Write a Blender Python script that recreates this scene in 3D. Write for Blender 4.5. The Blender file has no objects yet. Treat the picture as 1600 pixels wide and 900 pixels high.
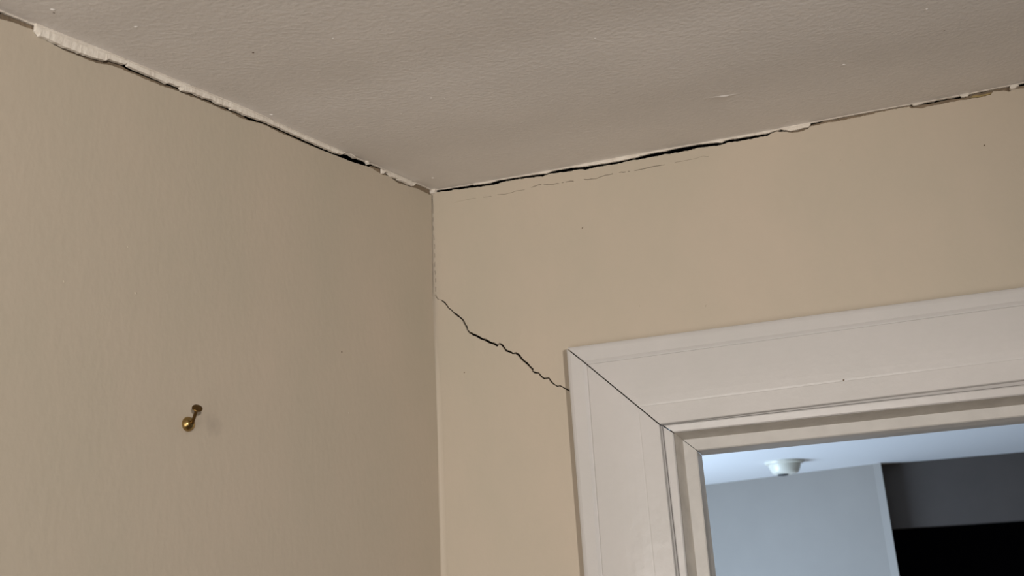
import bpy, bmesh, math, random
from mathutils import Vector, Matrix
from mathutils.geometry import delaunay_2d_cdt

S = bpy.context.scene
H = 2.40                      # ceiling height at the room corner; local z below is measured from there

# ------------------------------------------------------------------ camera
cam_d = bpy.data.cameras.new('camera')
cam = bpy.data.objects.new('camera', cam_d)
S.collection.objects.link(cam)
S.camera = cam
CAM_POS = Vector((0.56104, -1.19563, -0.58737 + H))
CAM_R = Vector((0.931281, 0.361094, -0.048246))
CAM_U = Vector((0.154496, -0.271532, 0.949948))
CAM_F = Vector((-0.32992, 0.892122, 0.308660))
cam.matrix_world = Matrix((
    (CAM_R.x, CAM_U.x, -CAM_F.x, CAM_POS.x),
    (CAM_R.y, CAM_U.y, -CAM_F.y, CAM_POS.y),
    (CAM_R.z, CAM_U.z, -CAM_F.z, CAM_POS.z),
    (0, 0, 0, 1)))
cam_d.sensor_width = 36.0
cam_d.lens = 1496.43 / 1600 * 36.0
cam_d.clip_start = 0.02
cam_d.dof.use_dof = True
cam_d.dof.focus_distance = 1.1
cam_d.dof.aperture_fstop = 11

# ------------------------------------------------------------------ world, lights, exposure
w = bpy.data.worlds.new('sky')
S.world = w
w.use_nodes = True
w.node_tree.nodes['Background'].inputs[0].default_value = (0.42, 0.62, 1.0, 1)
w.node_tree.nodes['Background'].inputs[1].default_value = 1.0
S.view_settings.view_transform = 'Standard'
S.view_settings.look = 'None'
S.view_settings.gamma = 1
S.view_settings.use_curve_mapping = False
S.view_settings.exposure = 0.09


def light(name, kind, loc, energy, col, size=0.05, size_y=None, aim=None):
    d = bpy.data.lights.new(name, kind)
    d.energy = energy
    d.color = col
    if kind == 'AREA':
        d.shape = 'RECTANGLE'
        d.size = size
        d.size_y = size_y or size
    else:
        d.shadow_soft_size = size
    o = bpy.data.objects.new(name, d)
    S.collection.objects.link(o)
    o.location = (loc[0], loc[1], loc[2] + H)
    if aim:
        v = Vector(aim) - Vector(loc)
        o.rotation_euler = v.to_track_quat('-Z', 'Y').to_euler()
    return o


light('room_lamp', 'SPOT', (1.9, -2.7, -0.62), 180, (1.0, 0.935, 0.87), 0.06, None, (-0.08, -0.25, -0.33))
S.objects['room_lamp'].data.spot_size = math.radians(48)
S.objects['room_lamp'].data.spot_blend = 1.0
light('added_fill', 'AREA', (0.2, -2.1, -1.0), 13.5, (1.0, 0.935, 0.88), 1.1, 1.1, (0.2, 0, -0.05))  # added unseen fill panel at mid height, lifts the ceiling and right wall
light('hall_daylight', 'AREA', (-1.72, 2.8, -1.45), 98, (0.58, 0.76, 1.0), 1.6, 1.0, (2.6, 3.2, 0.1))

# ------------------------------------------------------------------ measured outlines, metres
# right wall: (x, z); left wall: (distance from the corner, z); z from the ceiling corner
P_LD = [-0.087922, -0.996127, 0.0]
P_LN = [0.996127, -0.087922, 0.0]
P_stripT = [[0.6741, -0.09979], [0.64622, -0.09282], [0.61206, -0.08714], [0.57515, -0.08145], [0.5356, -0.07512],
    [0.49257, -0.06838], [0.44599, -0.0608], [0.39521, -0.0536], [0.38436, -0.05249], [0.3277, -0.04598], [0.26546,
    -0.03803], [0.22371, -0.03201]]
P_stripB = [[0.67301, -0.10478], [0.6688, -0.10713], [0.66102, -0.10593], [0.64482, -0.10506], [0.62808, -0.10243],
    [0.61081, -0.09902], [0.59931, -0.09554], [0.59685, -0.09246], [0.5895, -0.09124], [0.57834, -0.08844], [0.5757,
    -0.08575], [0.57359, -0.08761], [0.5649, -0.0869], [0.5451, -0.08447], [0.53074, -0.08281], [0.52548, -0.08239],
    [0.52246, -0.08027], [0.50746, -0.07794], [0.5051, -0.07985], [0.50073, -0.07908], [0.49199, -0.07608], [0.48072,
    -0.0745], [0.47381, -0.07388], [0.46228, -0.07036], [0.45503, -0.07136], [0.43316, -0.06806], [0.40786, -0.06388],
    [0.4357, -0.06726], [0.42319, -0.06593], [0.4104, -0.06496], [0.38942, -0.0609], [0.37315, -0.05758], [0.35643,
    -0.05543], [0.32749, -0.0522], [0.29716, -0.04861], [0.26534, -0.04458], [0.24549, -0.04186], [0.23194, -0.03841],
    [0.22336, -0.03255]]
P_wallL = [[0.70382, -0.10984], [0.68923, -0.10595], [0.67396, -0.10327], [0.6696, -0.10682], [0.65781, -0.10586],
    [0.64138, -0.10592], [0.62454, -0.10338], [0.60709, -0.10069], [0.58932, -0.09416], [0.57052, -0.09097], [0.551,
    -0.08871], [0.5307, -0.08608], [0.50967, -0.08155], [0.48765, -0.07845], [0.46482, -0.07418], [0.44084, -0.07231],
    [0.4159, -0.06951], [0.4005, -0.06624], [0.4311, -0.06951], [0.41598, -0.06816], [0.40569, -0.06721], [0.37922,
    -0.06053], [0.35142, -0.05836], [0.32236, -0.0546], [0.2919, -0.05065], [0.25995, -0.04572], [0.22637, -0.04066],
    [0.19104, -0.03461], [0.16517, -0.02831], [0.13836, -0.02798], [0.11452, -0.02332], [0.09622, -0.02511], [0.05582,
    -0.01699], [0.04258, -0.01407], [0.00628, -0.01052]]
P_plastL = [[0.70174, -0.10252], [0.68697, -0.09923], [0.6716, -0.09658], [0.66649, -0.09977], [0.65543, -0.09861],
    [0.63903, -0.09715], [0.62208, -0.09448], [0.60463, -0.09046], [0.59191, -0.08837], [0.58252, -0.08777], [0.56929,
    -0.08532], [0.55964, -0.08368], [0.5377, -0.08051], [0.51688, -0.07678], [0.49956, -0.07427], [0.48402, -0.07127],
    [0.46096, -0.068], [0.43689, -0.06513], [0.41183, -0.06133], [0.42697, -0.06398], [0.40138, -0.06189], [0.37475,
    -0.05504], [0.3468, -0.05175], [0.31751, -0.04889], [0.28684, -0.04525], [0.25465, -0.04137], [0.22087, -0.03629],
    [0.18532, -0.03016], [0.16683, -0.02657], [0.15927, -0.02086], [0.14781, -0.01929], [0.10823, -0.01371], [0.04465,
    -0.00575], [-0.00557, 0.00108]]
P_rag2T = [[0.13967, -0.02111], [0.11902, -0.01732], [0.09447, -0.01435], [0.06909, -0.01106], [0.05256, -0.00891]]
P_rag2B = [[0.14053, -0.02814], [0.13702, -0.02845], [0.13303, -0.02329], [0.1251, -0.0226], [0.11914, -0.02463],
    [0.11106, -0.02341], [0.10287, -0.0216], [0.09879, -0.02268], [0.08837, -0.02032], [0.07571, -0.01936], [0.05978,
    -0.01697], [0.05258, -0.00942]]
P_flk1 = [[0.22058, -0.03091], [0.2111, -0.02981], [0.20542, -0.02866], [0.19933, -0.0308], [0.20469, -0.03203],
    [0.21356, -0.03194]]
P_flk2 = [[0.17631, -0.02392], [0.17109, -0.02373], [0.1726, -0.02854], [0.17557, -0.0269]]
P_wallR = [[0.00182, -0.00528], [0.0071, -0.00476], [0.02544, -0.00668], [0.03587, -0.00693], [0.05135, -0.00895],
    [0.05651, -0.00876], [0.07185, -0.01017], [0.07692, -0.011], [0.10224, -0.01182], [0.11236, -0.01034], [0.12733,
    -0.0106], [0.152, -0.01186], [0.17385, -0.01462], [0.18608, -0.01283], [0.20287, -0.01407], [0.21476, -0.01523],
    [0.22906, -0.01472], [0.23829, -0.01778], [0.2571, -0.017], [0.28479, -0.01845], [0.30774, -0.01792], [0.31678,
    -0.01849], [0.31673, -0.01897], [0.32577, -0.01897], [0.33477, -0.01898], [0.34546, -0.01957], [0.34914, -0.01844],
    [0.35612, -0.01978], [0.36498, -0.0198], [0.37552, -0.02021], [0.38781, -0.02007], [0.39487, -0.01935], [0.40521,
    -0.02013], [0.41889, -0.02128], [0.4291, -0.02203], [0.43614, -0.02018], [0.44955, -0.02163], [0.46468, -0.02202],
    [0.47306, -0.02205], [0.4897, -0.02206], [0.49322, -0.02048], [0.50009, -0.01865], [0.51365, -0.0219], [0.51586,
    -0.0237], [0.52857, -0.02605], [0.54014, -0.02424], [0.54372, -0.02172], [0.55498, -0.02158], [0.57093, -0.02165],
    [0.58674, -0.02173], [0.5647, -0.02073], [0.58674, -0.02173], [0.60715, -0.02171], [0.63047, -0.0211], [0.64881,
    -0.02113], [0.66383, -0.02191], [0.66639, -0.02468], [0.67794, -0.0274], [0.6929, -0.02688], [0.71502, -0.02702],
    [0.73388, -0.02768], [0.74388, -0.0285], [0.75694, -0.02797], [0.76046, -0.02445], [0.77167, -0.0255], [0.77678,
    -0.02854], [0.78551, -0.02723], [0.79371, -0.02844]]
P_lipT = [[0.06576, -0.00465], [0.10584, -0.00601], [0.15298, -0.0076], [0.18945, -0.00861], [0.21583, -0.00911],
    [0.23953, -0.00948], [0.28601, -0.0105], [0.31793, -0.01133], [0.35374, -0.0124], [0.3889, -0.01353], [0.42343,
    -0.01462], [0.45733, -0.01556], [0.4907, -0.01617], [0.50721, -0.0164], [0.54495, -0.01691]]
P_lipB = [[0.06773, -0.00676], [0.0931, -0.00863], [0.1058, -0.00676], [0.12824, -0.00805], [0.15288, -0.00934],
    [0.182, -0.01184], [0.18936, -0.01009], [0.21573, -0.01057], [0.23923, -0.01338], [0.28556, -0.0158], [0.313,
    -0.01559], [0.31761, -0.01477], [0.33569, -0.01424], [0.3535, -0.01486], [0.36598, -0.01416], [0.38874, -0.01503],
    [0.39572, -0.01507], [0.42307, -0.01777], [0.4297, -0.01965], [0.43333, -0.0178], [0.44023, -0.01706], [0.45027,
    -0.01816], [0.457, -0.01832], [0.47373, -0.01878], [0.49024, -0.01972], [0.49369, -0.01871], [0.50038, -0.01814],
    [0.50701, -0.01793], [0.51476, -0.02121], [0.51779, -0.02303], [0.52265, -0.0232], [0.52916, -0.02303], [0.53732,
    -0.02248], [0.54131, -0.02284], [0.54471, -0.01918]]
P_lip2T = [[0.66796, -0.01962], [0.69393, -0.02049], [0.72475, -0.02105], [0.73496, -0.02106]]
P_lip2B = [[0.66777, -0.02075], [0.6693, -0.02328], [0.67876, -0.02228], [0.68336, -0.02154], [0.69365, -0.02212],
    [0.6975, -0.02132], [0.70848, -0.02192], [0.71576, -0.02231], [0.72306, -0.02234], [0.72486, -0.02455], [0.73134,
    -0.025], [0.73488, -0.02148]]
P_flk3 = [[0.77904, -0.0231], [0.78061, -0.02226], [0.78686, -0.0228], [0.78861, -0.02465], [0.78555, -0.02598],
    [0.78305, -0.02798], [0.77949, -0.02813], [0.77813, -0.02639]]
P_plR = [[0.51429, -0.02019], [0.53043, -0.02163], [0.54032, -0.02055], [0.54464, -0.01856], [0.55514, -0.01843],
    [0.57122, -0.01796], [0.58717, -0.01752], [0.56504, -0.0165], [0.58722, -0.01717], [0.60763, -0.0177], [0.63101,
    -0.01727], [0.64939, -0.01747], [0.66438, -0.01879], [0.6684, -0.02191], [0.67897, -0.0217], [0.68626, -0.02283],
    [0.69372, -0.02274], [0.70871, -0.02202], [0.72309, -0.02396], [0.73508, -0.02241], [0.73814, -0.02161], [0.75256,
    -0.02213], [0.76141, -0.02104], [0.77286, -0.02108], [0.77846, -0.02161], [0.78523, -0.02333], [0.79498, -0.02405]]
P_yel = [[0.73417, -0.02675], [0.73757, -0.02408], [0.75177, -0.02562], [0.75911, -0.02485], [0.75733, -0.0267],
    [0.7514, -0.02765], [0.7441, -0.02808]]
P_dab = [[-0.00223, 0.00163], [0.00541, 0.00132], [0.00662, -0.00283], [0.0044, -0.00702], [-0.0014, -0.00765],
    [-0.00392, -0.00246]]
P_cornerR = [[-0.00136, -0.0061], [-0.00276, -0.10461], [-0.00372, -0.16349], [-0.00314, -0.22111], [-0.00207,
    -0.29568], [-0.00102, -0.38536], [-0.00049, -0.47134], [-0.00045, -0.55386]]
P_zL = [0.0, -0.00246, -0.00506, -0.00768, -0.01031, -0.01296, -0.0157, -0.01856, -0.02156, -0.0247, -0.02791,
    -0.03109, -0.03415, -0.03703, -0.03973, -0.0423, -0.04479, -0.04719, -0.04946, -0.05162, -0.05389, -0.05653, -0.05957,
    -0.06284, -0.06611, -0.06929, -0.07241, -0.07558, -0.0788, -0.08195, -0.08501, -0.08814, -0.09151, -0.09499, -0.09827,
    -0.10127, -0.10416]
P_zR = [0.0, -0.00173, -0.00276, -0.00356, -0.00423, -0.00487, -0.00553, -0.00622, -0.00688, -0.00744, -0.00787,
    -0.00821, -0.00854, -0.00894, -0.0094, -0.0099, -0.01044, -0.01103, -0.01165, -0.01229, -0.01294, -0.01357, -0.01416,
    -0.01467, -0.01506, -0.01535, -0.01559, -0.01581, -0.01605, -0.01629, -0.01659, -0.01704, -0.01766, -0.0184, -0.01913,
    -0.0197, -0.02006, -0.02023, -0.0203, -0.02038, -0.02051]
P_crackA = [[-0.00056, -0.16454], [0.00421, -0.1724], [0.00914, -0.17365], [0.01518, -0.17883], [0.01988, -0.1866],
    [0.02466, -0.19084], [0.02819, -0.19534], [0.03529, -0.20175], [0.04117, -0.20726], [0.04458, -0.21352], [0.04797,
    -0.21976], [0.049, -0.22448], [0.05242, -0.22909], [0.06294, -0.23514], [0.07102, -0.24082], [0.07682, -0.24322],
    [0.08138, -0.24678], [0.08829, -0.24977], [0.0928, -0.2533], [0.09642, -0.2509], [0.09981, -0.25316], [0.10305,
    -0.25807], [0.10585, -0.26245], [0.11085, -0.26424], [0.11529, -0.2675], [0.11989, -0.26746], [0.12426, -0.27136],
    [0.12849, -0.27764], [0.13497, -0.28374], [0.13919, -0.28931], [0.14299, -0.29371], [0.14221, -0.29556], [0.14544,
    -0.29813], [0.15097, -0.29949], [0.15509, -0.3054], [0.15828, -0.30795], [0.16494, -0.30815], [0.16793, -0.31344],
    [0.17101, -0.31702], [0.17627, -0.32086], [0.1796, -0.32042], [0.1905, -0.32747], [0.19637, -0.33071]]
P_crackB = [[0.03522, -0.02714], [0.06608, -0.02694], [0.08381, -0.02849], [0.10397, -0.02827], [0.11388, -0.03028],
    [0.12634, -0.02979], [0.13259, -0.02856], [0.14608, -0.02982], [0.15598, -0.0281], [0.16584, -0.02639], [0.1779,
    -0.02765], [0.1898, -0.03012], [0.20178, -0.03037], [0.21132, -0.03039], [0.22309, -0.03161], [0.23488, -0.03162],
    [0.24178, -0.03356], [0.2534, -0.03429], [0.26283, -0.03261], [0.27326, -0.03237], [0.28592, -0.03214], [0.30401,
    -0.03406], [0.31759, -0.03406], [0.33341, -0.03312], [0.34897, -0.0336], [0.31534, -0.03406], [0.32616, -0.03387],
    [0.33341, -0.03312], [0.34757, -0.03425], [0.35994, -0.03463], [0.36709, -0.0337], [0.37758, -0.03407], [0.38628,
    -0.03445], [0.40377, -0.03315], [0.41376, -0.0363], [0.42077, -0.035]]
P_crackC = [[-0.00048, -0.00903], [-0.0009, -0.01528], [-6e-05, -0.02303], [-0.00022, -0.0293], [0.00017, -0.0344],
    [0.00017, -0.04441], [-0.00033, -0.05429], [9e-05, -0.06801], [0.00038, -0.07671], [0.00129, -0.09038], [0.0006,
    -0.09759], [0.00117, -0.11471], [0.00048, -0.12185], [0.00143, -0.13405], [0.00161, -0.14606], [0.00115, -0.16383],
    [0.00301, -0.16886], [0.00539, -0.17278]]
P_prof = {"O": [-0.019, 0.20163, 0.19715, -0.27449, -0.28014], "G": [-0.0195, 0.22481, 0.22419, -0.30102, -0.2996],
    "A": [-0.021, 0.31618, 0.31231, -0.38929, -0.38171], "B": [-0.0135, 0.31978, 0.31534, -0.39042, -0.38871], "C":
    [-0.0125, 0.32606, 0.32717, -0.40025, -0.39941], "D": [0.018, 0.33353, 0.33245, -0.40604, -0.40566], "E": [0.018,
    0.34755, 0.34867, -0.42094, -0.41718], "F": [0.048, 0.35144, 0.34917, -0.42392, -0.42243]}
P_cbump = [[0.0372, 0.6874, 0.0022], [0.0134, 0.3814, 0.0022], [0.1366, 0.3128, 0.0012], [0.0332, 0.0582, 0.0022],
    [0.6074, 0.1834, 0.0024], [0.0658, 0.6286, 0.0016], [0.1894, 0.3384, 0.0012], [0.2007, 0.3291, 0.0013], [0.3982,
    0.3915, 0.0014], [0.4544, 0.2975, 0.0012], [0.1908, 0.5215, 0.0012], [0.6972, 0.293, 0.0014]]
P_cdot = [[0.1105, 0.5324, 0.0011], [0.711, 0.2266, 0.0009], [0.0331, 0.6825, 0.0008]]
P_cridge = [[0.4483, 0.1667], [0.4642, 0.1637], [0.4768, 0.16], [0.4899, 0.1585]]
P_rdot = [[0.22718, -0.10362, 0.0009], [0.04205, -0.28482, 0.0008], [0.73798, -0.09224, 0.001]]
P_rbump = [[0.57386, -0.07691, 0.0014], [0.29757, -0.22767, 0.0012], [0.3833, -0.24097, 0.0014]]
P_ldot = [[0.22491, -0.29597, 0.0013]]
P_lbump = [[0.15843, -0.0381, 0.0014], [0.18667, -0.04087, 0.0016], [0.6174, -0.31567, 0.0011], [0.54105, -0.3056,
    0.0014], [0.55389, -0.26475, 0.001], [0.21002, -0.36742, 0.0014]]
P_tdot = [[0.47348, -0.34619, 0.0011], [0.53583, -0.36185, 0.0009]]
P_nailb = [0.46844, -0.41618]
P_misc = {"smudge": [0.43345, -0.41207], "dot": [0.22491, -0.29597]}
P_tip = [-0.02293, -0.47585, -0.40392]

LD = Vector((P_LD[0], P_LD[1], 0))
LN = Vector((P_LN[0], P_LN[1], 0))


def WL(u, z, off=0.0):
    p = LD * u + LN * off
    return Vector((p.x, p.y, z + H))


def WR(u, z, off=0.0):
    return Vector((u, -off, z + H))


rnd = random.Random(7)


def interp(pl, u):
    if u <= pl[0][0]:
        a, b = pl[0], pl[1]
    elif u >= pl[-1][0]:
        a, b = pl[-2], pl[-1]
    else:
        for a, b in zip(pl, pl[1:]):
            if a[0] <= u <= b[0]:
                break
    if abs(b[0] - a[0]) < 1e-9:
        return a[1]
    return a[1] + (b[1] - a[1]) * (u - a[0]) / (b[0] - a[0])


def clampi(pl, u):
    return interp(pl, min(max(u, pl[0][0]), pl[-1][0]))


def mono(pl):
    pl = sorted(pl, key=lambda p: p[0])
    out = [pl[0]]
    for p in pl[1:]:
        if p[0] - out[-1][0] > 4e-4:
            out.append(p)
    return out



def sag(t, u):
    """height of the ceiling edge from a table of heights every 20 mm"""
    k = u / 0.02
    n = len(t) - 1
    if k >= n:
        return t[-1] + (t[-1] - t[-6]) / 0.1 * (u - n * 0.02)
    i = int(k)
    return t[i] + (t[i + 1] - t[i]) * (k - i)


def ZL(u):
    return sag(P_zL, u)


def ZR(u):
    return sag(P_zR, u)


CL = [[i * 0.02, ZL(i * 0.02)] for i in range(42)]
CR = [[i * 0.02, ZR(i * 0.02)] for i in range(45)]


# ------------------------------------------------------------------ materials
def mat(name, col, rough=0.6, metal=0.0, var=0.0, var_scale=3.0, tint=None, bump=0.0, bump_scale=180.0,
        stretch=(1, 1, 1), coat=0.0, spec=0.5, spots=()):
    m = bpy.data.materials.new(name)
    m.use_nodes = True
    nt = m.node_tree
    b = nt.nodes['Principled BSDF']
    b.inputs['Roughness'].default_value = rough
    b.inputs['Metallic'].default_value = metal
    b.inputs['Specular IOR Level'].default_value = spec
    b.inputs['Coat Weight'].default_value = coat
    b.inputs['Coat Roughness'].default_value = 0.15
    geo = nt.nodes.new('ShaderNodeNewGeometry')
    mp = nt.nodes.new('ShaderNodeMapping')
    mp.inputs['Scale'].default_value = stretch
    nt.links.new(geo.outputs['Position'], mp.inputs['Vector'])
    c = (*col, 1)
    sock = None
    if var:
        n = nt.nodes.new('ShaderNodeTexNoise')
        n.inputs['Scale'].default_value = var_scale
        n.inputs['Detail'].default_value = 5
        n.inputs['Roughness'].default_value = 0.6
        nt.links.new(mp.outputs[0], n.inputs['Vector'])
        r = nt.nodes.new('ShaderNodeValToRGB')
        r.color_ramp.elements[0].position = 0.3
        r.color_ramp.elements[1].position = 0.7
        t = tint or col
        r.color_ramp.elements[0].color = (*[x * (1 - var) for x in col], 1)
        r.color_ramp.elements[1].color = (*[x * (1 + var) for x in t], 1)
        nt.links.new(n.outputs[0], r.inputs[0])
        sock = r.outputs[0]
    for (pos, rad, sc) in spots:          # faint soiling with a place of its own on the wall
        d = nt.nodes.new('ShaderNodeVectorMath')
        d.operation = 'DISTANCE'
        d.inputs[1].default_value = pos
        nz = nt.nodes.new('ShaderNodeTexNoise')
        nz.inputs['Scale'].default_value = 90
        nt.links.new(geo.outputs['Position'], nz.inputs['Vector'])
        ad = nt.nodes.new('ShaderNodeMath')
        ad.operation = 'MULTIPLY_ADD'
        ad.inputs[1].default_value = rad * 1.2
        nt.links.new(nz.outputs[0], ad.inputs[0])
        nt.links.new(geo.outputs['Position'], d.inputs[0])
        nt.links.new(d.outputs['Value'], ad.inputs[2])
        rp = nt.nodes.new('ShaderNodeMapRange')
        rp.inputs['From Min'].default_value = rad * 0.6
        rp.inputs['From Max'].default_value = rad * 1.7
        rp.inputs['To Min'].default_value = 1
        rp.inputs['To Max'].default_value = 0
        nt.links.new(ad.outputs[0], rp.inputs['Value'])
        mx = nt.nodes.new('ShaderNodeMix')
        mx.data_type = 'RGBA'
        mx.inputs[7].default_value = (*sc, 1)
        nt.links.new(rp.outputs[0], mx.inputs[0])
        if sock:
            nt.links.new(sock, mx.inputs[6])
        else:
            mx.inputs[6].default_value = c
        sock = mx.outputs[2]
    if sock:
        nt.links.new(sock, b.inputs['Base Color'])
    else:
        b.inputs['Base Color'].default_value = c
    if bump:
        n2 = nt.nodes.new('ShaderNodeTexNoise')
        n2.inputs['Scale'].default_value = bump_scale
        n2.inputs['Detail'].default_value = 4
        nt.links.new(mp.outputs[0], n2.inputs['Vector'])
        bp = nt.nodes.new('ShaderNodeBump')
        bp.inputs['Strength'].default_value = 1.0
        bp.inputs['Distance'].default_value = bump
        nt.links.new(n2.outputs[0], bp.inputs['Height'])
        nt.links.new(bp.outputs[0], b.inputs['Normal'])
    return m


BEIGE = (0.472, 0.422, 0.338)
sm = WL(*P_misc['smudge'])
M_wall_l = mat('beige_wall_paint', BEIGE, 0.55, var=0.035, var_scale=5, tint=(0.487, 0.418, 0.338), bump=0.00035,
               bump_scale=130, stretch=(1, 1, 0.6), spec=0.3, spots=[(sm, 0.012, (0.39, 0.335, 0.275))])
M_wall_r = mat('beige_wall_paint_right', BEIGE, 0.55, var=0.035, var_scale=5, tint=(0.487, 0.418, 0.338), bump=0.00035,
               bump_scale=130, stretch=(1, 1, 0.6), spec=0.3)
M_ceil = mat('ceiling_paint', (0.80, 0.772, 0.745), 0.8, var=0.03, var_scale=7, bump=0.0007, bump_scale=190, spec=0.2)
M_edge = mat('ceiling_edge_paint', (0.66, 0.61, 0.54), 0.6, bump=0.0005, bump_scale=300)
M_caulk = mat('old_caulk', (0.72, 0.66, 0.58), 0.5, var=0.08, var_scale=60, tint=(0.74, 0.70, 0.63), bump=0.0008,
              bump_scale=250)
M_plaster = mat('bare_brown_plaster', (0.20, 0.150, 0.100), 0.9, var=0.25, var_scale=70, bump=0.001, bump_scale=300)
M_yellow = mat('old_yellow_paint', (0.36, 0.27, 0.12), 0.7, var=0.2, var_scale=90)
M_void = mat('cavity_painted_shade', (0.012, 0.010, 0.009), 1.0, spec=0.0)  # near-black so gaps stay dark under the lamp: cavity shade as colour
M_trim = mat('white_gloss_trim', (0.545, 0.537, 0.522), 0.24, var=0.03, var_scale=9, tint=(0.55, 0.535, 0.525), bump=0.0007,
             bump_scale=70, coat=0.25)
M_trim_groove = mat('white_gloss_trim_inner', (0.52, 0.507, 0.482), 0.32, var=0.06, var_scale=25, bump=0.0005,
                    bump_scale=90)
M_jamb = mat('grubby_shaded_jamb_paint', (0.43, 0.395, 0.345), 0.4, var=0.12, var_scale=30, tint=(0.45, 0.42, 0.375), bump=0.0005,
             bump_scale=90)  # grubby trim paint, darkened further to paint in the shade of the reveals
M_brass = mat('brass', (0.36, 0.25, 0.10), 0.27, metal=1.0, var=0.15, var_scale=300)
M_brass_dark = mat('aged_brass', (0.15, 0.09, 0.032), 0.36, metal=1.0, var=0.2, var_scale=400)
M_hall = mat('hall_wall_paint', (0.31, 0.284, 0.252), 0.7, var=0.03, var_scale=4)
M_hall_ceil = mat('hall_ceiling_paint', (0.80, 0.80, 0.79), 0.8)
M_hall_dark = mat('soffit_painted_shade', (0.085, 0.072, 0.064), 0.75, var=0.08, var_scale=4)  # the soffit's shade is put into this dark base colour
M_black = mat('closet_painted_darkness', (0.008, 0.008, 0.014), 0.9, spec=0.1)  # near-black walls stand in for the darkness of an unlit room
M_floor = mat('wood_floor', (0.30, 0.19, 0.11), 0.45, var=0.2, var_scale=6, stretch=(1, 8, 1))
M_plastic = mat('cream_plastic', (0.72, 0.70, 0.60), 0.3)
M_vent = mat('dark_vent', (0.03, 0.035, 0.04), 0.5)
M_dot = mat('dark_speck', (0.12, 0.08, 0.05), 0.7)


# ------------------------------------------------------------------ helpers
def link(name, bm, m, parent=None, kind=None, smooth_faces=False):
    bmesh.ops.recalc_face_normals(bm, faces=bm.faces)
    me = bpy.data.meshes.new(name)
    bm.to_mesh(me)
    bm.free()
    me.materials.append(m)
    if smooth_faces:
        for p in me.polygons:
            p.use_smooth = True
        me.set_sharp_from_angle(angle=0.7)
    o = bpy.data.objects.new(name, me)
    S.collection.objects.link(o)
    if parent:
        o.parent = parent
        o.matrix_parent_inverse = Matrix.Translation(-Vector(parent.location)) if parent.type == 'EMPTY' and not any(
            parent.rotation_euler) else parent.matrix_world.inverted()
    if kind:
        o['kind'] = kind
    return o


def empty(name, loc):
    o = bpy.data.objects.new(name, None)
    o.empty_display_size = 0.05
    S.collection.objects.link(o)
    o.location = loc
    return o


def tag(o, label, cat, group=None):
    o['label'] = label
    o['category'] = cat
    if group:
        o['group'] = group


def box_bm(bm, lo, hi):
    lo = Vector(lo)
    hi = Vector(hi)
    vs = [bm.verts.new((x, y, z)) for x in (lo.x, hi.x) for y in (lo.y, hi.y) for z in (lo.z, hi.z)]
    for f in ((0, 1, 3, 2), (4, 6, 7, 5), (0, 4, 5, 1), (2, 3, 7, 6), (0, 2, 6, 4), (1, 5, 7, 3)):
        bm.faces.new([vs[i] for i in f])


def box(name, lo, hi, m, parent=None, kind=None):
    bm = bmesh.new()
    box_bm(bm, lo, hi)
    return link(name, bm, m, parent, kind)


def inside(p, poly):
    c = False
    j = len(poly) - 1
    for i in range(len(poly)):
        xi, yi = poly[i]
        xj, yj = poly[j]
        if (yi > p[1]) != (yj > p[1]) and p[0] < (xj - xi) * (p[1] - yi) / (yj - yi) + xi:
            c = not c
        j = i
    return c


def sheet(name, outline, quads, W, thick, m, kind='structure', parent=None, front=0.0):
    """a plaster skin: outline in wall coordinates, slits cut right through it, given real thickness"""
    verts = []
    edges = []
    for poly in [outline] + quads:
        n0 = len(verts)
        verts += [Vector((p[0], p[1])) for p in poly]
        edges += [(n0 + i, n0 + (i + 1) % len(poly)) for i in range(len(poly))]
    V, E, F, *_ = delaunay_2d_cdt(verts, edges, [], 0, 1e-7)
    bm = bmesh.new()
    bv = [bm.verts.new(W(v.x, v.y, front)) for v in V]
    bb = [(min(p[0] for p in q), max(p[0] for p in q), min(p[1] for p in q), max(p[1] for p in q)) for q in quads]
    for f in F:
        c = (sum(V[i].x for i in f) / 3, sum(V[i].y for i in f) / 3)
        if not inside(c, outline):
            continue
        if any(b[0] <= c[0] <= b[1] and b[2] <= c[1] <= b[3] and inside(c, q) for q, b in zip(quads, bb)):
            continue
        bm.faces.new([bv[i] for i in f])
    bmesh.ops.delete(bm, geom=[v for v in bm.verts if not v.link_faces], context='VERTS')
    bmesh.ops.recalc_face_normals(bm, faces=bm.faces)
    nrm = W(0, 0, 1) - W(0, 0, 0)
    if sum((f.normal.dot(nrm) for f in bm.faces)) < 0:
        bmesh.ops.reverse_faces(bm, faces=bm.faces)
    bnd = [e for e in bm.edges if len(e.link_faces) == 1]
    r = bmesh.ops.extrude_edge_only(bm, edges=bnd)
    for v in r['geom']:
        if isinstance(v, bmesh.types.BMVert):
            v.co -= nrm * thick
    me = bpy.data.meshes.new(name)
    bm.to_mesh(me)
    bm.free()
    me.materials.append(m)
    o = bpy.data.objects.new(name, me)
    S.collection.objects.link(o)
    if kind:
        o['kind'] = kind
    if parent:
        o.parent = parent
    return o


def ragged(pl, step, amp, seed):
    r = random.Random(seed)
    out = []
    for a, b in zip(pl, pl[1:]):
        n = max(1, int(abs(b[0] - a[0]) / step))
        for i in range(n):
            t = i / n
            out.append([a[0] + (b[0] - a[0]) * t, a[1] + (b[1] - a[1]) * t + r.uniform(-amp, amp)])
    out.append(pl[-1])
    return out


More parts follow.
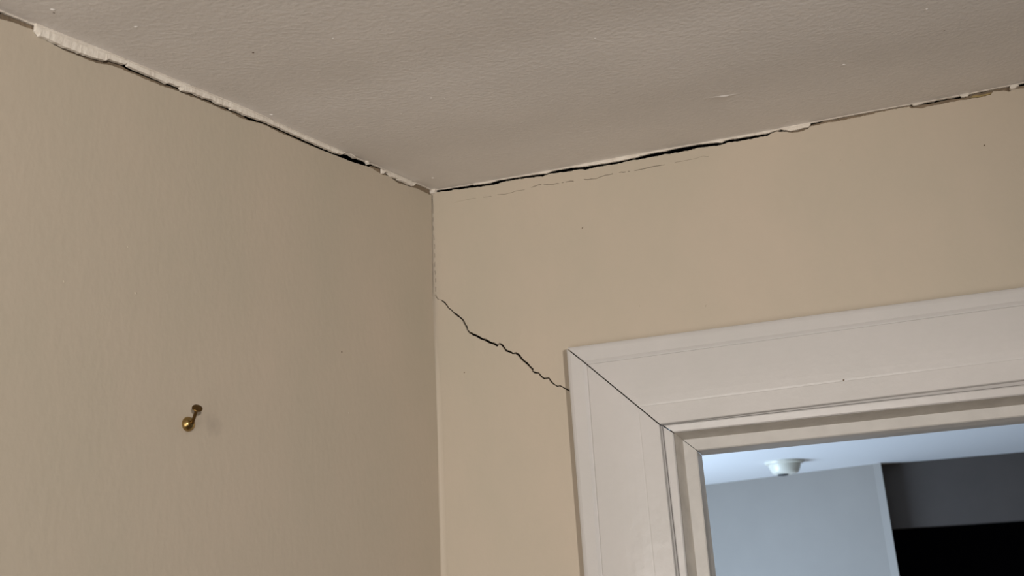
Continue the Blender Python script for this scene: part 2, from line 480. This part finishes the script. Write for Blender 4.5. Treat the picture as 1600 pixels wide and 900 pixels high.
def crack(pl, wfun, seed, jit=0.0003, dash=None):
    """slit quads along a polyline; wfun(t) = full width"""
    r = random.Random(seed)
    pts = []
    for a, b in zip(pl, pl[1:]):
        d = math.hypot(b[0] - a[0], b[1] - a[1])
        n = max(1, int(d / 0.003))
        for i in range(n):
            t = i / n
            j = jit if i else 0
            pts.append((a[0] + (b[0] - a[0]) * t + r.uniform(-j, j), a[1] + (b[1] - a[1]) * t + r.uniform(-j, j)))
    pts.append(tuple(pl[-1]))
    N = len(pts)
    off = []
    for i, p in enumerate(pts):
        a = pts[max(0, i - 1)]
        b = pts[min(N - 1, i + 1)]
        d = math.hypot(b[0] - a[0], b[1] - a[1]) or 1e-6
        nx, ny = -(b[1] - a[1]) / d, (b[0] - a[0]) / d
        wv = max(wfun(i / (N - 1)) * r.uniform(0.75, 1.25), 0.00012) / 2
        off.append(((p[0] + nx * wv, p[1] + ny * wv), (p[0] - nx * wv, p[1] - ny * wv)))
    q = []
    for i, ((l0, r0), (l1, r1)) in enumerate(zip(off, off[1:])):
        if dash and not dash(i, r):
            continue
        q.append([l0, l1, r1, r0])
    return q


def ribbon(name, T, B, W, rows, back, m, parent=None, seed=1, jit=0.0003, step=0.003, kind=None):
    """a thin strip between two outlines; rows = [(fraction down, offset from the wall)], back = offset of its back"""
    T = mono(T)
    B = mono(B)
    u0 = max(T[0][0], B[0][0])
    u1 = min(T[-1][0], B[-1][0])
    r = random.Random(seed)
    us = sorted(set([u0 + (u1 - u0) * i / max(2, int((u1 - u0) / step)) for i in
                     range(max(2, int((u1 - u0) / step)) + 1)] + [p[0] for p in B if u0 < p[0] < u1]))
    bm = bmesh.new()
    prev = None
    for u in us:
        t = clampi(T, u)
        b = min(clampi(B, u) + r.uniform(-jit, jit), t - 0.0004)
        wob = r.uniform(-0.00025, 0.00025)
        col = [bm.verts.new(W(u, t, back))]
        for fr, of in rows:
            col.append(bm.verts.new(W(u, t + (b - t) * fr, of + wob * fr)))
        col.append(bm.verts.new(W(u, b, back)))
        if prev:
            n = len(col)
            for i in range(n):
                j = (i + 1) % n
                bm.faces.new((prev[i], col[i], col[j], prev[j]))
        else:
            bm.faces.new(col)
        prev = col
    bm.faces.new(prev[::-1])
    return link(name, bm, m, parent, kind)


def chip(name, poly, W, off0, off1, m, parent=None):
    """a flake of paint: outline extruded, with a slight curl away from the wall at its foot"""
    bm = bmesh.new()
    zs = [p[1] for p in poly]
    zt, zb = max(zs), min(zs)
    fr = [bm.verts.new(W(p[0], p[1], off1 + 0.0015 * (zt - p[1]) / (zt - zb))) for p in poly]
    bk = [bm.verts.new(W(p[0], p[1], off0)) for p in poly]
    bm.faces.new(fr)
    bm.faces.new(bk[::-1])
    for i in range(len(poly)):
        j = (i + 1) % len(poly)
        bm.faces.new((fr[i], bk[i], bk[j], fr[j]))
    return link(name, bm, m, parent)


def lathe(bm, prof, axis_o, ax, seg=24, flat_end=True):
    ax = ax.normalized()
    a = ax.orthogonal().normalized()
    b = ax.cross(a)
    rings = []
    for r, h in prof:
        if r < 1e-7:
            rings.append([bm.verts.new(axis_o + ax * h)])
        else:
            rings.append([bm.verts.new(axis_o + ax * h + (a * math.cos(2 * math.pi * i / seg) + b * math.sin(
                2 * math.pi * i / seg)) * r) for i in range(seg)])
    for p, q in zip(rings, rings[1:]):
        for i in range(seg):
            j = (i + 1) % seg
            if len(p) == 1 and len(q) == 1:
                continue
            if len(p) == 1:
                bm.faces.new((p[0], q[i], q[j]))
            elif len(q) == 1:
                bm.faces.new((p[i], q[0], p[j]))
            else:
                bm.faces.new((p[i], q[i], q[j], p[j]))


# ------------------------------------------------------------------ the setting: room
XR, SL = 3.0, 3.2             # extent of the right wall and of the left wall
pf = P_prof                   # casing lines: depth y, x at foot, x at mitre, z at mitre, z at far right
DOOR_C = pf['F'][2] + 0.385   # middle of the doorway


def mir(x):
    return 2 * DOOR_C - x


# left wall plaster, its broken top edge a little below the ceiling
topL = ragged(mono(P_wallL), 0.0022, 0.00045, 3)
cor = P_cornerR


def s0(z):
    q = [[-c[1], c[0]] for c in cor]
    return max(0.0, -clampi(q, -z) / 0.55) + 0.0003


outl = [[s0(-2.4), -2.4]] + [[s0(c[1]), c[1]] for c in reversed(cor)] + topL
outl += [[0.95, ZL(0.95) - 0.006], [SL, ZL(SL) - 0.006], [SL, -2.4]]
wall_left = sheet('wall_left', outl, [], WL, 0.012, M_wall_l)
ribbon('bare_plaster', [[p[0], p[1] - (0.0030 if 0.14 < p[0] < 0.575 else 0.0)] for p in P_plastL], [[p[0], p[1] - 0.009] for p in P_wallL], WL,
       [(0.0, -0.0016), (0.5, -0.0012), (1.0, -0.0010)], -0.008, M_plaster, wall_left, 5, 0.0003)

# right wall plaster with real cracks cut through it
topR = ragged(mono(P_wallR), 0.0020, 0.0005, 4)
xl, xr, zt = pf['A'][2] - 0.03, mir(pf['A'][2] - 0.03), pf['A'][3] + 0.03
outr = [[cor[-1][0], -2.4]] + [[c[0], c[1]] for c in reversed(cor)] + topR
outr += [[1.0, ZR(1.0) - 0.006], [XR, ZR(XR) - 0.006], [XR, -2.4], [xr, -2.4], [xr, zt], [xl, zt], [xl, -2.4]]


def wA(t):
    return 0.0013 + 0.0014 * math.sin(math.pi * min(1, t)) if t > 0.06 else 0.0005


slits = crack(P_crackA, wA, 11, 0.00035)
slits += crack(P_crackB, lambda t: 0.00062 * (0.3 + math.sin(math.pi * t)), 12, 0.0005,
               lambda i, r: math.sin(i * 0.31) + math.sin(i * 0.83 + 1) + r.uniform(-0.8, 0.8) > -0.7)
slits += crack(P_crackC[:4], lambda t: 0.0011, 13, 0.0002, lambda i, r: r.random() > 0.2)
slits += crack(P_crackC[3:], lambda t: 0.0007, 14, 0.0002, lambda i, r: (i % 4) < 2)
slits += crack([[p[0], p[1]] for p in P_crackC[-3:]], lambda t: 0.0005, 15, 0.0001)
wall_right = sheet('wall_right', outr, slits, WR, 0.012, M_wall_r)
ribbon('bare_plaster', P_plR, [[p[0], interp(mono(P_wallR), p[0]) - 0.009] for p in P_plR], WR,
       [(0.0, -0.0018), (0.5, -0.0014), (1.0, -0.0012)], -0.008, M_plaster, wall_right, 6, 0.0003)
chip('old_paint_patch', P_yel, WR, -0.004, -0.0008, M_yellow, wall_right)

# the dark void behind the plaster: lath backing of both walls
bm = bmesh.new()
box_bm(bm, (-0.3, 0.045, 0), (xl, 0.110, H + 0.12))
box_bm(bm, (xr, 0.045, 0), (XR + 0.1, 0.110, H + 0.12))
box_bm(bm, (xl, 0.045, zt + H), (xr, 0.110, H + 0.12))
link('lath_backing', bm, M_void, wall_right)
bm = bmesh.new()
box_bm(bm, (xl - 0.002, 0.0125, 0), (xl + 0.012, 0.045, zt + H + 0.012))
box_bm(bm, (xr - 0.012, 0.0125, 0), (xr + 0.002, 0.045, zt + H + 0.012))
box_bm(bm, (xl - 0.002, 0.0125, zt + H - 0.002), (xr + 0.002, 0.045, zt + H + 0.012))
link('door_stud', bm, M_void, wall_right)
bm = bmesh.new()
q = [WL(-0.1, -2.4, -0.045), WL(SL + 0.1, -2.4, -0.045), WL(SL + 0.1, -2.4, -0.11), WL(-0.1, -2.4, -0.11)]
lo = [bm.verts.new(p) for p in q]
hi = [bm.verts.new((p.x, p.y, H + 0.12)) for p in q]
bm.faces.new(lo)
bm.faces.new(hi)
for i in range(4):
    bm.faces.new((lo[i], lo[(i + 1) % 4], hi[(i + 1) % 4], hi[i]))
link('lath_backing', bm, M_void, wall_left)

# ceiling: follows the sagging edges of both walls
us = [i * 0.02 for i in range(45)] + [1.1, 1.6, 2.2, XR]
ss = [i * 0.02 for i in range(45)] + [1.0, 1.5, 2.2, SL]


def ceil_pt(u, s, dz=0.0):
    p = Vector((u, 0, 0)) + LD * s
    return Vector((p.x, p.y, H + ZR(u) + ZL(s) + dz))


bm = bmesh.new()
g = [[bm.verts.new(ceil_pt(u, s)) for s in ss] for u in us]
for i in range(len(us) - 1):
    for j in range(len(ss) - 1):
        bm.faces.new((g[i][j], g[i + 1][j], g[i + 1][j + 1], g[i][j + 1]))
r = bmesh.ops.extrude_edge_only(bm, edges=[e for e in bm.edges if len(e.link_faces) == 1])
for v in r['geom']:
    if isinstance(v, bmesh.types.BMVert):
        v.co.z += 0.012
ceiling = link('ceiling', bm, M_ceil, None, 'structure', True)
ribbon('paint_edge', CL, [[p[0], p[1] - 0.0016] for p in CL], WL, [(0, 0.0006), (1, 0.0012)], -0.001, M_edge, ceiling, 21,
       0.0003)
ribbon('paint_edge', CR, [[p[0], p[1] - 0.0014] for p in CR], WR, [(0, 0.0006), (1, 0.0012)], -0.001, M_edge, ceiling, 22,
       0.0003)
box('ceiling_deck', (-0.6, -SL - 0.4, H + 0.12), (XR + 0.2, 0.11, H + 0.16), M_void, None, 'structure')
box('floor', (-0.6, -SL - 0.2, -0.05), (XR + 0.2, 0.06, 0), M_floor, None, 'structure')
yb = -SL
box('wall_back', (-0.7, yb - 0.10, 0), (XR + 0.1, yb + 0.02, H + 0.12), M_wall_l, None, 'structure')
box('wall_side', (XR - 0.02, yb, 0), (XR + 0.1, 0.045, H + 0.12), M_wall_l, None, 'structure')

# caulked inside corner, fading out upwards
bm = bmesh.new()
prev = None
for i in range(15):
    z = -0.150 - i * 0.03 if i < 14 else -2.4
    r_ = 0.0006 + 0.0075 * min(1, max(0, (-z - 0.15) / 0.16))
    x0 = clampi([[-c[1], c[0]] for c in cor], -z)
    ring = [bm.verts.new(WR(x0 + r_ * (1 - math.sin(a)) + 0.0002, z, r_ * (1 - math.cos(a)) * 0.45 + 0.0002)) for a in
            [k * math.pi / 10 for k in range(6)]]
    if prev:
        for k in range(5):
            bm.faces.new((prev[k], ring[k], ring[k + 1], prev[k + 1]))
    prev = ring
link('corner_fillet', bm, M_wall_r, wall_right, smooth_faces=True)


# little lumps and specks in the paint
def lump(name, c, n, r, h, m, parent, stretch=1.3):
    bm = bmesh.new()
    n = n.normalized()
    a = n.orthogonal().normalized()
    b = n.cross(a)
    top = bm.verts.new(c + n * h)
    rings = []
    for f, hh in ((0.55, 0.7), (1.0, -0.1)):
        rings.append([bm.verts.new(c + n * h * hh + (a * math.cos(t) * stretch + b * math.sin(t)) * r * f * rnd.uniform(0.8, 1.2))
                      for t in [2 * math.pi * k / 9 for k in range(9)]])
    for k in range(9):
        j = (k + 1) % 9
        bm.faces.new((top, rings[0][k], rings[0][j]))
        bm.faces.new((rings[0][k], rings[1][k], rings[1][j], rings[0][j]))
    return link(name, bm, m, parent, smooth_faces=True)


DN = Vector((0, 0, -1))
for u, s, r in P_cbump:
    lump('paint_bump', ceil_pt(u, s), DN, r * 0.9, r * 0.35, M_ceil, ceiling)
for u, s, r in P_cdot:
    lump('dark_speck', ceil_pt(u, s), DN, r, r * 0.3, M_dot, ceiling)
for u, z, r in P_rbump:
    lump('paint_bump', WR(u, z), WR(0, 0, 1) - WR(0, 0, 0), r, r * 0.5, M_wall_r, wall_right)
for u, z, r in P_rdot:
    lump('dark_speck', WR(u, z), WR(0, 0, 1) - WR(0, 0, 0), r, r * 0.2, M_dot, wall_right)
for u, z, r in P_lbump:
    lump('paint_bump', WL(u, z), LN, r, r * 0.5, M_wall_l, wall_left, 1.0)
for u, z, r in P_ldot:
    lump('dark_speck', WL(u, z), LN, r, r * 0.2, M_dot, wall_left, 1.0)
bm = bmesh.new()
prev = None
for i in range(13):
    t = i / 12 * (len(P_cridge) - 1)
    k = min(int(t), len(P_cridge) - 2)
    u = P_cridge[k][0] + (P_cridge[k + 1][0] - P_cridge[k][0]) * (t - k)
    s = P_cridge[k][1] + (P_cridge[k + 1][1] - P_cridge[k][1]) * (t - k)
    hgt = 0.0009 * math.sin(math.pi * i / 12) + 0.0001
    row = [bm.verts.new(ceil_pt(u, s + d, dz)) for d, dz in ((-0.003, 0.0002), (0, -hgt), (0.003, 0.0002))]
    if prev:
        for q in range(2):
            bm.faces.new((prev[q], row[q], row[q + 1], prev[q + 1]))
    prev = row
link('paint_ridge', bm, M_ceil, ceiling, smooth_faces=True)

# ------------------------------------------------------------------ torn caulk along the ceiling joint
cs = ribbon('caulk_strip', [[p[0], ZL(p[0]) - 0.0001] for p in P_stripT], P_stripB, WL,
            [(0, 0.0034), (0.22, 0.0043), (0.30, 0.0034), (0.36, 0.0042), (1, 0.0040)], 0.0003, M_caulk, None, 31, 0.00035)
tag(cs, 'long cream strip of loose caulk along the left wall ceiling joint', 'caulk')
cs = ribbon('caulk_strip', P_rag2T, P_rag2B, WL, [(0, 0.002), (0.5, 0.0035), (1, 0.0045)], 0.0003, M_caulk, None, 32,
            0.0005, 0.0015)
tag(cs, 'short ragged cream caulk piece just left of the room corner', 'caulk')
cs = ribbon('caulk_strip', [[p[0], ZR(p[0]) - 0.0001] for p in P_lipT], P_lipB, WR, [(0, 0.001), (0.5, 0.0022), (1, 0.0026)], 0.0, M_caulk, None, 33, 0.0003,
            0.002)
tag(cs, 'long thin white caulk lip above the black gap over the right wall', 'caulk')
cs = ribbon('caulk_strip', P_lip2T, P_lip2B, WR, [(0, 0.001), (0.5, 0.0025), (1, 0.003)], 0.0, M_caulk, None, 34, 0.0003,
            0.0015)
tag(cs, 'short white caulk piece beside the yellowish bare patch at far right', 'caulk')
for nm, pl, W, lab in (
        ('caulk_flake', P_flk1, WL, 'small cream flake at the lower end of the long left caulk strip'),
        ('caulk_flake', P_flk2, WL, 'tiny cream flake bridging the left joint near the short ragged caulk piece'),
        ('caulk_flake', P_flk3, WR, 'small white caulk flake at the right end of the right ceiling joint'),
        ('caulk_flake', P_dab, WR, 'blob of cream caulk plugging the corner where both walls meet the ceiling')):
    o = chip(nm, pl, W, -0.002 if nm and lab.startswith('blob') else -0.0005, 0.0035, M_caulk)
    tag(o, lab, 'caulk')


# ------------------------------------------------------------------ door frame
door = empty('door_1', (DOOR_C, 0, 0))
door['kind'] = 'structure'


def prow(a, b, t, y):
    """profile row between two measured lines: foot x, mitre x, mitre z, right z"""
    A, B = pf[a], pf[b]
    return (y, *[A[i] + (B[i] - A[i]) * t for i in (1, 2, 3, 4)])


def shift(a, dx, y):
    A = pf[a]
    return (y, A[1] + dx, A[2] + dx, A[3] - dx, A[4] - dx)


cas = [shift('O', 0.0, 0.0), shift('O', 0.0, -0.0155), shift('O', 0.0010, -0.0180), shift('O', 0.0032, -0.0192),
       shift('O', 0.0062, -0.0200), shift('G', -0.0046, -0.0208), shift('G', -0.0040, -0.0204), shift('G', -0.0004, -0.0178),
       shift('G', 0.0003, -0.0188), shift('G', 0.0013, -0.0203)]
for t, dy in ((0.12, .0212), (0.24, .0221), (0.36, .0227), (0.48, .0229), (0.60, .0227), (0.70, .0222), (0.725, .0219),
              (0.735, .0221), (0.86, .0216)):
    cas.append(prow('G', 'A', t, -dy))
cas += [shift('A', -0.0008, -0.0212), shift('A', 0.0, -0.0204), shift('A', 0.0005, -0.0135), prow('A', 'B', 0.75, -0.0095),
        shift('B', 0.0, -0.0138), shift('B', 0.0012, -0.0145), shift('C', -0.0012, -0.0135), shift('C', 0.0, -0.0120),
        shift('C', 0.0, 0.012)]
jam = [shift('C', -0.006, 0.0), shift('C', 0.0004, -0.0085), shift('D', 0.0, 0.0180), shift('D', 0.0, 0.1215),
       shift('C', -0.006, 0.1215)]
stp = [shift('D', -0.0012, 0.0176), shift('E', -0.0012, 0.0180), shift('E', 0.0, 0.0192), shift('F', 0.0, 0.0480),
       shift('F', -0.002, 0.060), shift('D', -0.0012, 0.060)]


def legs(rows, names, m, gap, smooth_faces=False):
    """left leg, head and right leg of one moulding, mitred with an open joint at the top left"""
    out = []
    zf = -2.4
    # left leg
    bm = bmesh.new()
    prev = None
    for key in ('foot', 'mid', 'top'):
        col = []
        for (y, xf, xm, zm, zr_) in rows:
            if key == 'foot':
                p = (xf, y, zf + H)
            elif key == 'mid':
                p = (xf, y, -0.7 + H)
            else:
                p = (xm, y, zm + H - gap)
            col.append(bm.verts.new(p))
        if prev:
            for i in range(len(col)):
                j = (i + 1) % len(col)
                bm.faces.new((prev[i], prev[j], col[j], col[i]))
        else:
            bm.faces.new(col)
        prev = col
    bm.faces.new(prev[::-1])
    out.append(link(names[0], bm, m, door, None, smooth_faces))
    # head
    bm = bmesh.new()
    prev = None
    for key in ('m', 'r', 'e'):
        col = []
        for (y, xf, xm, zm, zr_) in rows:
            p = {'m': (xm + gap, y, zm + H), 'r': (0.95, y, zr_ + H), 'e': (mir(xm), y, zr_ + H)}[key]
            col.append(bm.verts.new(p))
        if prev:
            for i in range(len(col)):
                j = (i + 1) % len(col)
                bm.faces.new((prev[i], prev[j], col[j], col[i]))
        else:
            bm.faces.new(col)
        prev = col
    bm.faces.new(prev[::-1])
    out.append(link(names[1], bm, m, door, None, smooth_faces))
    # right leg, outside the picture
    bm = bmesh.new()
    prev = None
    for key in ('f', 't'):
        col = [bm.verts.new((mir(xm), y, (zf if key == 'f' else zr_) + H)) for (y, xf, xm, zm, zr_) in rows]
        if prev:
            for i in range(len(col)):
                j = (i + 1) % len(col)
                bm.faces.new((prev[i], prev[j], col[j], col[i]))
        else:
            bm.faces.new(col)
        prev = col
    bm.faces.new(prev[::-1])
    out.append(link(names[0], bm, m, door, None, smooth_faces))
    return out


legs(cas, ('side_casing', 'head_casing'), M_trim, 0.0011)
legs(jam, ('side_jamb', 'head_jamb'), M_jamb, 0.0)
legs(stp, ('side_stop', 'head_stop'), M_trim_groove, 0.0005)

for u, z, r in P_tdot:
    lump('dark_speck', Vector((u, -0.0224, z + H)), Vector((0, -1, 0)), r, r * 0.3, M_dot, door)

# ------------------------------------------------------------------ brass nail on the left wall
nb = WL(P_nailb[0], P_nailb[1], 0)
nail = empty('picture_nail', nb)
tag(nail, 'small brass picture nail with a round boss sticking up out of the left wall', 'nail')
bm = bmesh.new()
R0 = 0.0071
prof = [(R0 * 0.9, -0.001)] + [(R0 * math.cos(a), 0.0008 + R0 * 0.90 * math.sin(a)) for a in
                               [(math.pi / 2) * i / 10 for i in range(10)]] + [(0, 0.0008 + R0 * 0.90)]
lathe(bm, prof, nb, LN, 32)
link('boss', bm, M_brass, nail, None, True)
tip = Vector(P_tip) + Vector((0, 0, H))
ax = (tip - nb - LN * 0.0062).normalized()
bm = bmesh.new()
base = nb + LN * 0.0062
Ln = (tip - base).length
lathe(bm, [(0, -0.003), (0.0016, -0.002), (0.0016, Ln - 0.003), (0.0021, Ln - 0.002), (0, Ln - 0.0015)], base, ax, 16)
link('shank', bm, M_brass_dark, nail, None, True)
bm = bmesh.new()
lathe(bm, [(0, Ln - 0.0035), (0.0022, Ln - 0.0034), (0.0046, Ln - 0.0014), (0.0050, Ln - 0.0006), (0.0046, Ln + 0.0001),
           (0.0020, Ln + 0.0006), (0, Ln + 0.0007)], base, ax, 28)
link('nail_head', bm, M_brass_dark, nail, None, True)

# ------------------------------------------------------------------ hall seen through the doorway
HX0, HX1, HY0, HY1 = -1.8, 3.2, 0.110, 4.6
box('ceiling_hall', (HX0 - 0.1, HY0, H), (HX1 + 0.1, 6.3, H + 0.05), M_hall_ceil, None, 'structure')
box('floor_hall', (HX0 - 0.1, 0.06, -0.05), (HX1 + 0.1, 6.3, 0), M_floor, None, 'structure')
bm = bmesh.new()
box_bm(bm, (HX0, 0.110, 0), (xl, 0.122, H))
box_bm(bm, (xr, 0.110, 0), (HX1, 0.122, H))
box_bm(bm, (xl, 0.110, zt + H), (xr, 0.122, H))
link('wall_hall_near', bm, M_hall, None, 'structure')
# left hall wall with a window opening that lets the daylight in
bm = bmesh.new()
box_bm(bm, (HX0 - 0.1, HY0, 0), (HX0, 1.7, H))
box_bm(bm, (HX0 - 0.1, 3.5, 0), (HX0, 6.3, H))
box_bm(bm, (HX0 - 0.1, 1.7, 0), (HX0, 3.5, 0.8))
box_bm(bm, (HX0 - 0.1, 1.7, 2.2), (HX0, 3.5, H))
link('wall_hall_left', bm, M_hall, None, 'structure')
box('wall_hall_right', (HX1, HY0, 0), (HX1 + 0.1, 6.3, H), M_hall, None, 'structure')
# partition facing the doorway, its right end a rounded edge
A = Vector((-2.0, 4.597 + (2.0 - 0.4325) * 0.3441, 0))
B = Vector((0.524, 4.268, 0))
dv = (B - A).normalized()
nv = Vector((dv.y, -dv.x, 0))
path = [A, B, B + dv * 0.004 + nv * 0.003, B + dv * 0.046 + nv * 0.017, B + dv * 0.046 + nv * 0.017 + Vector((-0.012, 0.13, 0)), A - nv * 0.12]
bm = bmesh.new()
lo = [bm.verts.new(p) for p in path]
hi = [bm.verts.new(p + Vector((0, 0, H))) for p in path]
bm.faces.new(lo)
bm.faces.new(hi[::-1])
for i in range(len(path)):
    j = (i + 1) % len(path)
    bm.faces.new((lo[i], lo[j], hi[j], hi[i]))
link('wall_partition', bm, M_hall, None, 'structure')
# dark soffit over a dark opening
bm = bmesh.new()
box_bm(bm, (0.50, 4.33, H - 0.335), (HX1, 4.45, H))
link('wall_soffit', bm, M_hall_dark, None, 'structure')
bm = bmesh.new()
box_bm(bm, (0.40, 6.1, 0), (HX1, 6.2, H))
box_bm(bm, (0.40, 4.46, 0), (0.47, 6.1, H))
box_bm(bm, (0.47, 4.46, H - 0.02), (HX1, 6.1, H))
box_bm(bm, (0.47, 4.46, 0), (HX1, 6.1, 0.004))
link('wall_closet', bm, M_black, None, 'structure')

# smoke detector on the hall ceiling
dc = Vector((0.115, 3.79, H))
det = empty('smoke_detector', dc)
tag(det, 'round cream smoke detector on the bluish hall ceiling beyond the doorway', 'smoke detector')
dn = Vector((0, 0, -1))
bm = bmesh.new()
lathe(bm, [(0, -0.001), (0.093, -0.001), (0.095, 0.004), (0.092, 0.012), (0.080, 0.016), (0, 0.016)], dc, dn, 40)
link('base_plate', bm, M_plastic, det, None, True)
bm = bmesh.new()
lathe(bm, [(0, 0.012), (0.080, 0.014), (0.076, 0.030), (0.066, 0.052), (0.058, 0.060), (0.040, 0.064), (0, 0.066)], dc, dn,
      40)
link('cover', bm, M_plastic, det, None, True)
bm = bmesh.new()
lathe(bm, [(0, 0.060), (0.026, 0.062), (0.026, 0.068), (0.020, 0.071), (0, 0.072)], dc + Vector((-0.012, -0.012, 0)), dn, 24)
link('sensor_vent', bm, M_vent, det, None, True)
